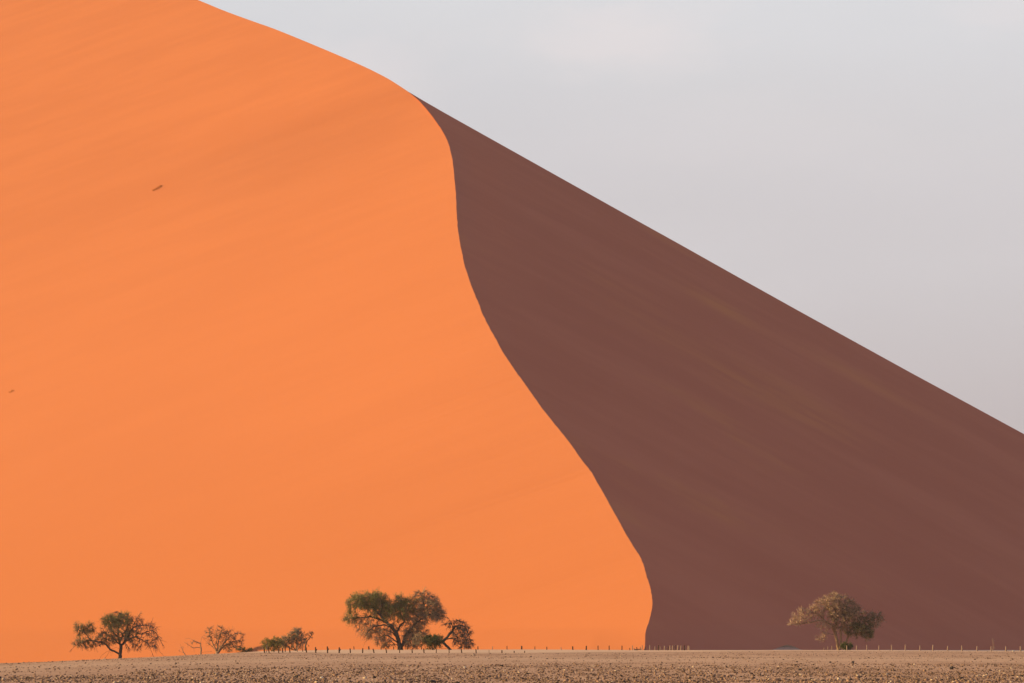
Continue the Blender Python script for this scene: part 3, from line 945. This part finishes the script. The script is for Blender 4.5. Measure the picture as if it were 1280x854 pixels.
# -- plants on the high sunlit slope
def tussock(px, py, length_px, tilt, label, n, seed):
    loc, nor = on_dune(px, py)
    k = loc.y / F
    rng = np.random.default_rng(seed)
    root = empty('dry_tussock', loc)
    tag(root, label, 'grass tuft', 'dry tufts on the sunlit dune')
    t = rng.uniform(-1, 1, n)
    ux = t * length_px * 0.5 * k * math.cos(tilt)
    uz = t * length_px * 0.5 * k * math.sin(tilt)
    half = np.sqrt(1 - t * t) * length_px * 0.17 * k
    off = rng.uniform(-1, 1, n) * half
    # lay the clump on the slope: points are pushed onto the surface by its normal
    P = np.column_stack([ux - off * math.sin(tilt), np.zeros(n), uz + off * math.cos(tilt)])
    nn = np.array(nor)
    P[:, 1] = -(P[:, 0] * nn[0] + P[:, 2] * nn[2]) / nn[1]
    D = rng.normal(0, 0.5, (n, 3)) + nn * 1.0 + np.array([0.4, 0, 0.3])
    D /= np.linalg.norm(D, axis=1)[:, None]
    b = Blades()
    b.add(P - nn * 0.05, D, rng.uniform(0.25, 0.8, n), rng.uniform(0.05, 0.12, n))
    b.obj('blades', M_LEAFTUFT, root)
    return root


M_LEAFTUFT = island_mat('dry tuft blades', (0.36, 0.125, 0.022), (0.56, 0.215, 0.045))
tussock(196.5, 235.8, 12.5, math.radians(33), 'larger dry brown tuft growing high on the sunlit dune', 240, 31)
tussock(14, 490, 5.5, math.radians(36), 'tiny dry brown tuft low on the sunlit dune at the left edge', 60, 32)


# ----------------------------------------------------------------------------- fence posts
def post(px, py_top, py_bot, Y, w_px, lean, mat, label, group, name='fence_post', fork=False, seed=0):
    rnd = random.Random(seed * 31 + int(px * 10))
    k = Y / F
    X = (px - CX) / F * Y
    z = gz(X, Y)
    ztop = CAMZ + (HOR - py_top) * k
    h = max(0.35, ztop - z)
    w = w_px * k * 0.5
    T = Tubes()
    dx = lean * k
    ang = rnd.uniform(-0.4, 0.4)
    n = 5
    pts = [Vector((dx * (i / (n - 1) - 0.5) + rnd.uniform(-1, 1) * w * 0.10, rnd.uniform(-1, 1) * w * 0.1, -0.35 + (h + 0.35) * i / (n - 1))) for i in range(n)]
    T.tube(pts, [w * (1.12 - 0.16 * i / (n - 1)) * rnd.uniform(0.94, 1.06) for i in range(n)], 7)
    if fork:
        p = pts[2]
        T.tube([p + Vector((w * 0.4, 0, 0)), p + Vector((w * 1.3, 0.02, h * 0.22)), p + Vector((w * 2.0, 0, h * 0.36))], [w * 0.7, w * 0.62, w * 0.5], 6)
    # a slanting saw cut at the top
    sl = rnd.uniform(-0.5, 0.5)
    for i in range(len(pts) * 7 - 7, len(pts) * 7):
        v = T.v[i]
        T.v[i] = Vector((v.x, v.y, v.z + (v.x - pts[-1].x) * sl))
    o = T.obj(name, mat, smooth=False)
    o.location = (X, Y, z)
    tag(o, label, 'post', group)
    return o


ORD = ['first', 'second', 'third', 'fourth', 'fifth', 'sixth', 'seventh', 'eighth', 'ninth', 'tenth', 'eleventh', 'twelfth', 'thirteenth', 'fourteenth', 'fifteenth',
       'sixteenth', 'seventeenth', 'eighteenth', 'nineteenth', 'twentieth', 'twenty-first', 'twenty-second', 'twenty-third', 'twenty-fourth', 'twenty-fifth']
# posts before the leafy bushes: (x, top, bottom, width, lean)
BUSH = [(330.4, 809, 816, 1.7, -1.7), (333.4, 806.5, 814.5, 0.9, 0.3), (336.0, 808.5, 816, 1.3, -1.5), (342.5, 809, 815, 1.1, 0), (348.3, 809, 816, 1.4, 0), (353.3, 810, 816.8, 1.6, -0.8),
        (356.6, 809.5, 815.2, 1.1, 0.2), (362.2, 810, 816.2, 1.5, -0.8), (371.6, 809, 815.4, 1.2, 0), (378.4, 809.3, 814.8, 1.1, 0), (382.9, 809, 816, 1.7, -0.7)]
for i, (x, t, b, w, ln) in enumerate(BUSH):
    pale = i in (1, 8)
    kind = 'thin pale' if i == 1 else 'pale' if i == 8 else 'leaning dark' if abs(ln) > 1 else 'dark'
    post(x, t, b, 735 if i not in (1, 3, 6, 8, 9) else 800, w, ln, M_POSTPALE if pale else M_POST,
         f'{kind} wooden post before the leafy bushes, {ORD[i]} of eleven from the left', 'posts before the leafy bushes', seed=i)
FRONT = [(394.6, 809, 816, 1.7, -0.6, 1), (409.3, 808.2, 816, 1.7, -0.5, 1), (424.0, 809.3, 816.6, 1.8, 0.2, 1), (437.9, 810.6, 817, 1.5, -0.9, 0), (453.3, 810.4, 817, 1.6, 0.3, 0), (467.2, 811, 817.5, 1.6, -1.9, 0),
         (482.9, 810.1, 817, 1.4, -1.2, 0), (499.5, 811, 817, 1.2, 0.1, 0), (515.2, 811, 817, 1.4, -0.6, 0), (529.9, 810.6, 817, 1.6, -0.8, 0), (545.4, 811.4, 817, 1.1, 0, 0), (561.4, 811.4, 817, 1.1, 0, 0),
         (577.0, 811.4, 817, 1.4, -1.0, 0), (595.1, 811.6, 816.8, 1.4, -0.6, 0), (611.3, 812.6, 816.8, 0.9, -0.5, 0), (627.4, 812.8, 816.6, 1.5, 0, 0), (642.7, 813.6, 816.3, 1.3, 0, 0), (655.8, 814.2, 816.2, 1.2, 0, 0)]
for i, (x, t, b, w, ln, fk) in enumerate(FRONT):
    desc = 'forked-topped dark' if fk else 'leaning dark' if abs(ln) >= 0.9 else 'thin pale' if i == 14 else 'short dark' if i >= 15 else 'upright dark'
    post(x, t, b, 700, w, ln, M_POSTPALE if i == 14 else M_POST,
         f'{desc} post, {ORD[i]} from the left in the front fence row', 'posts of the front fence row', fork=bool(fk), seed=40 + i)
BACK = [(442.5, 808, 812.6, 1.0), (461.0, 808, 812.6, 1.7), (476.4, 808.8, 812.4, 1.2), (492.0, 808.4, 812.4, 1.2), (509.3, 808, 812.2, 1.2), (521.3, 806, 812.2, 1.2), (526.9, 807.4, 812.2, 1.2), (543.8, 807.8, 812.2, 1.4),
        (580.4, 807.4, 812.2, 0.9), (597.4, 808, 812.2, 1.4), (615.5, 808, 812.2, 0.9), (633.8, 807.6, 812.2, 1.0), (652.0, 807.5, 812.2, 1.9), (668.6, 808.2, 812.3, 1.0), (683.5, 808.6, 812.3, 1.3), (701.4, 808.8, 812.4, 0.9),
        (715.9, 808, 812.4, 1.8), (732.8, 807.4, 812.5, 1.7), (747.5, 807.2, 812.6, 1.2), (761.4, 807.2, 812.6, 1.2), (777.4, 807.2, 812.7, 1.3)]
for i, (x, t, b, w) in enumerate(BACK):
    wd = 'thick dark' if w > 1.6 else 'thin' if w <= 1.0 else 'dark'
    where = 'under the largest tree' if i < 8 else 'along the lit dune foot'
    post(x, t, b, float(np.interp(x, [440, 580, 660, 777], [905, 890, 862, 848])), w, random.uniform(-0.3, 0.3), M_POST if w > 0.95 else M_POSTPALE,
         f'{wd} post {where}, {ORD[i]} from left in the far fence row', 'posts of the far fence row', seed=80 + i)
NOSE = [(787.3, 810, 814.4, 0.9), (790.5, 807, 814.3, 1.1), (792.7, 811.9, 814.4, 1.6), (796.2, 809, 813.9, 1.2), (800.4, 808.5, 813.6, 1.0), (802.6, 806.8, 813.2, 1.1), (806.8, 808.4, 813.8, 1.0), (812.5, 806.6, 814.2, 1.3),
        (818.8, 808, 814.2, 1.2), (823.2, 806.6, 813.8, 1.6), (825.3, 808, 813.8, 1.0), (830.6, 807.4, 814, 1.4), (834.8, 808, 813.4, 1.0), (837.8, 806.9, 813, 1.5), (840.8, 806.9, 813.4, 1.4), (843.8, 806.6, 813.4, 1.1),
        (847.4, 806.8, 813.4, 1.7), (851.3, 806.9, 813.8, 1.4), (855.3, 806.8, 813.6, 1.6), (859.6, 807.4, 813.6, 1.1), (861.6, 807.4, 814, 1.6)]
for i, (x, t, b, w) in enumerate(NOSE):
    d = 'short stubby' if i == 2 else 'tall' if t < 807 else 'slim'
    post(x, t, b, 835 + 14 * (i % 3), w, random.uniform(-0.8, 0.8), M_POSTPALE if i % 3 else M_POST,
         f'{d} post in the dense cluster at the dune nose, {ORD[i]} from the left', 'clustered posts at the dune nose', seed=120 + i)
# the low fallen rail that lies in the cluster
rl = Tubes()
p0 = at(793.5, 812.3, 846); p1 = at(801.5, 811.6, 850)
rl.tube([p0, (p0 + p1) / 2 + Vector((0, 0, 0.03)), p1], [0.11, 0.10, 0.08], 6)
ro = rl.obj('fence_rail', M_POST, smooth=False)
tag(ro, 'low wooden rail joining posts at the left end of the clustered posts', 'rail')
STUB = [(1030.2, 810, 813, 1.1), (1035, 808.2, 813, 1.1), (1040, 807.5, 813, 1.2)]
RIGHT = [(1058.6, 807, 813.6, 1.4), (1070.8, 807, 813.6, 1.5), (1083.7, 806.4, 813.6, 1.4), (1098.8, 807, 813.6, 1.4), (1114.7, 806, 813.7, 1.4), (1131.7, 806, 813.7, 1.6), (1150, 807, 813.8, 1.4), (1166.2, 806, 814, 1.7),
         (1184.6, 807.4, 814.1, 1.7), (1202.5, 807, 814.4, 1.7), (1221.4, 808, 814.5, 1.7), (1239, 808, 814.7, 1.5), (1257.5, 808.2, 815, 1.8), (1275.7, 808, 815.1, 1.8)]
for i, (x, t, b, w) in enumerate(STUB):
    post(x, t, b, 868, w, 0, M_POSTPALE, f'pale short stake left of the pale tree trunk, {ORD[i]} of three', 'stakes left of the pale tree', 'stake', seed=150 + i)
for i, (x, t, b, w) in enumerate(RIGHT):
    d = 'pale thin' if w < 1.45 else 'pale'  # this row's sunlit look is put into the paler wood colour
    post(x, t, b, 838, w, random.uniform(-0.5, 0.3), M_POSTPALE, f'{d} post, {ORD[i]} from the pale tree in the row before the shaded dune', 'posts before the shaded dune', seed=170 + i)

# ----------------------------------------------------------------------------- dusty air
HAZE = 2.2e-5
hv = [(x, y, z) for x in (-3600, 3600) for y in (-500, 4700) for z in (-16.0, 480.0)]
hf = [(0, 1, 3, 2), (4, 6, 7, 5), (0, 4, 5, 1), (2, 3, 7, 6), (0, 2, 6, 4), (1, 5, 7, 3)]
hm = bpy.data.materials.new('dusty air')
hm.use_nodes = True
ht = hm.node_tree
for nd in list(ht.nodes):
    if nd.type == 'BSDF_PRINCIPLED': ht.nodes.remove(nd)
pv = ht.nodes.new('ShaderNodeVolumePrincipled')
pv.inputs['Color'].default_value = (0.90, 0.89, 0.93, 1)
pv.inputs['Density'].default_value = HAZE
pv.inputs['Anisotropy'].default_value = 0.2
ht.links.new(pv.outputs[0], [n for n in ht.nodes if n.type == 'OUTPUT_MATERIAL'][0].inputs['Volume'])
tag(link_mesh('haze', hv, hf, hm), 'thin dusty air over the plain and dune', kind='stuff')

# ----------------------------------------------------------------------------- sky and sun
w = bpy.data.worlds.new('World')
SC.world = w
w.use_nodes = True
t = w.node_tree
bg = t.nodes['Background']
bg.inputs['Strength'].default_value = 0.10
sky = t.nodes.new('ShaderNodeTexSky')
sky.sky_type = 'NISHITA'
sky.sun_disc = False
sky.sun_elevation = SUN_E
sky.sun_rotation = math.atan2(SUN.x, SUN.y)
sky.air_density = 1.0
sky.dust_density = 3.0
sky.ozone_density = 1.0
tc = t.nodes.new('ShaderNodeTexCoord')
sep = t.nodes.new('ShaderNodeSeparateXYZ')
t.links.new(tc.outputs['Generated'], sep.inputs[0])
# dusty haze veil: thick near the horizon, thinner overhead
ramp = t.nodes.new('ShaderNodeValToRGB')
ramp.color_ramp.interpolation = 'EASE'
els = ramp.color_ramp.elements
VEIL = [(0.0, (0.44, 0.375, 0.40)), (0.05, (0.490, 0.432, 0.445)), (0.10, (0.568, 0.528, 0.550)), (0.17, (0.625, 0.617, 0.642)), (0.30, (0.36, 0.415, 0.53)), (1.0, (0.135, 0.215, 0.42))]
els[0].position, els[0].color = VEIL[0][0], (*VEIL[0][1], 1)
els[1].position, els[1].color = VEIL[-1][0], (*VEIL[-1][1], 1)
for p, c in VEIL[1:-1]:
    e = els.new(p); e.color = (*c, 1)
t.links.new(sep.outputs[2], ramp.inputs[0])
sc_ = t.nodes.new('ShaderNodeVectorMath'); sc_.operation = 'SCALE'
sc_.inputs['Scale'].default_value = 8.65
t.links.new(ramp.outputs[0], sc_.inputs[0])
nz = t.nodes.new('ShaderNodeTexNoise')
mp = t.nodes.new('ShaderNodeMapping')
mp.inputs['Scale'].default_value = (9, 9, 26)
t.links.new(tc.outputs['Generated'], mp.inputs['Vector'])
t.links.new(mp.outputs[0], nz.inputs['Vector'])
nz.inputs['Scale'].default_value = 1.0
nz.inputs['Detail'].default_value = 4.0
mr = t.nodes.new('ShaderNodeMapRange')
mr.inputs[1].default_value, mr.inputs[2].default_value = 0.35, 0.75
mr.inputs[3].default_value, mr.inputs[4].default_value = 0.985, 1.03
t.links.new(nz.outputs['Fac'], mr.inputs[0])
sc2 = t.nodes.new('ShaderNodeVectorMath'); sc2.operation = 'SCALE'
t.links.new(sc_.outputs[0], sc2.inputs[0]); t.links.new(mr.outputs[0], sc2.inputs['Scale'])
last = sc2.outputs[0]
# thin rosy cloud patches at their own places in the sky
for (cpx, cpy, wx, wz, amt) in ((775, 45, 0.026, 0.0090, 0.45), (455, 92, 0.020, 0.010, 0.30), (1270, 10, 0.020, 0.006, 0.25), (930, 165, 0.05, 0.012, 0.12)):
    d = Vector(((cpx - CX) / F, 1.0, (HOR - cpy) / F)).normalized()
    m2 = t.nodes.new('ShaderNodeMapping')
    sc3 = (1 / wx, 1 / 0.5, 1 / wz)
    m2.inputs['Scale'].default_value = sc3
    m2.inputs['Location'].default_value = [-d[i] * sc3[i] for i in range(3)]
    t.links.new(tc.outputs['Generated'], m2.inputs['Vector'])
    nz2 = t.nodes.new('ShaderNodeTexNoise'); nz2.inputs['Scale'].default_value = 1.6; nz2.inputs['Detail'].default_value = 3.0
    t.links.new(m2.outputs[0], nz2.inputs['Vector'])
    wob = t.nodes.new('ShaderNodeVectorMath'); wob.operation = 'MULTIPLY_ADD'
    t.links.new(nz2.outputs['Color'], wob.inputs[0]); wob.inputs[1].default_value = (1.5, 0, 1.5)
    t.links.new(m2.outputs[0], wob.inputs[2])
    off = t.nodes.new('ShaderNodeVectorMath'); off.operation = 'ADD'; off.inputs[1].default_value = (-0.75, 0, -0.75)
    t.links.new(wob.outputs[0], off.inputs[0])
    ln = t.nodes.new('ShaderNodeVectorMath'); ln.operation = 'LENGTH'
    t.links.new(off.outputs[0], ln.inputs[0])
    m3 = t.nodes.new('ShaderNodeMapRange'); m3.interpolation_type = 'SMOOTHSTEP'
    m3.inputs[1].default_value, m3.inputs[2].default_value = 1.5, 0.0
    m3.inputs[3].default_value, m3.inputs[4].default_value = 0.0, amt
    t.links.new(ln.outputs['Value'], m3.inputs[0])
    mc = t.nodes.new('ShaderNodeMix'); mc.data_type = 'RGBA'
    t.links.new(m3.outputs[0], mc.inputs[0]); t.links.new(last, mc.inputs[6]); mc.inputs[7].default_value = (6.5, 5.75, 5.75, 1)
    last = mc.outputs[2]
mx_ = t.nodes.new('ShaderNodeMix'); mx_.data_type = 'RGBA'
mx_.inputs[0].default_value = 0.86
t.links.new(sky.outputs[0], mx_.inputs[6]); t.links.new(last, mx_.inputs[7])
t.links.new(mx_.outputs[2], bg.inputs['Color'])

sl = bpy.data.lights.new('sun', 'SUN')
sl.energy = 5.0
sl.angle = math.radians(0.5)
sl.color = (1.0, 0.78, 0.32)
so = bpy.data.objects.new('sun', sl)
COL.objects.link(so)
so.rotation_euler = SUN.to_track_quat('Z', 'Y').to_euler()

cam = bpy.data.cameras.new('camera')
co = bpy.data.objects.new('camera', cam)
COL.objects.link(co)
cam.sensor_width = 36.0
cam.lens = F / 1280 * 36.0
co.location = (0, 0, CAMZ)
co.rotation_euler = (math.radians(90), 0, 0)
cam.shift_y = (HOR - 427.0) / 1280.0
cam.clip_start = 0.5
cam.clip_end = 30000
SC.camera = co

vs = SC.view_settings
vs.view_transform = 'Standard'
vs.look = 'None'
vs.exposure = 0.52
vs.gamma = 1.0
vs.use_curve_mapping = False
SC.render.film_transparent = False
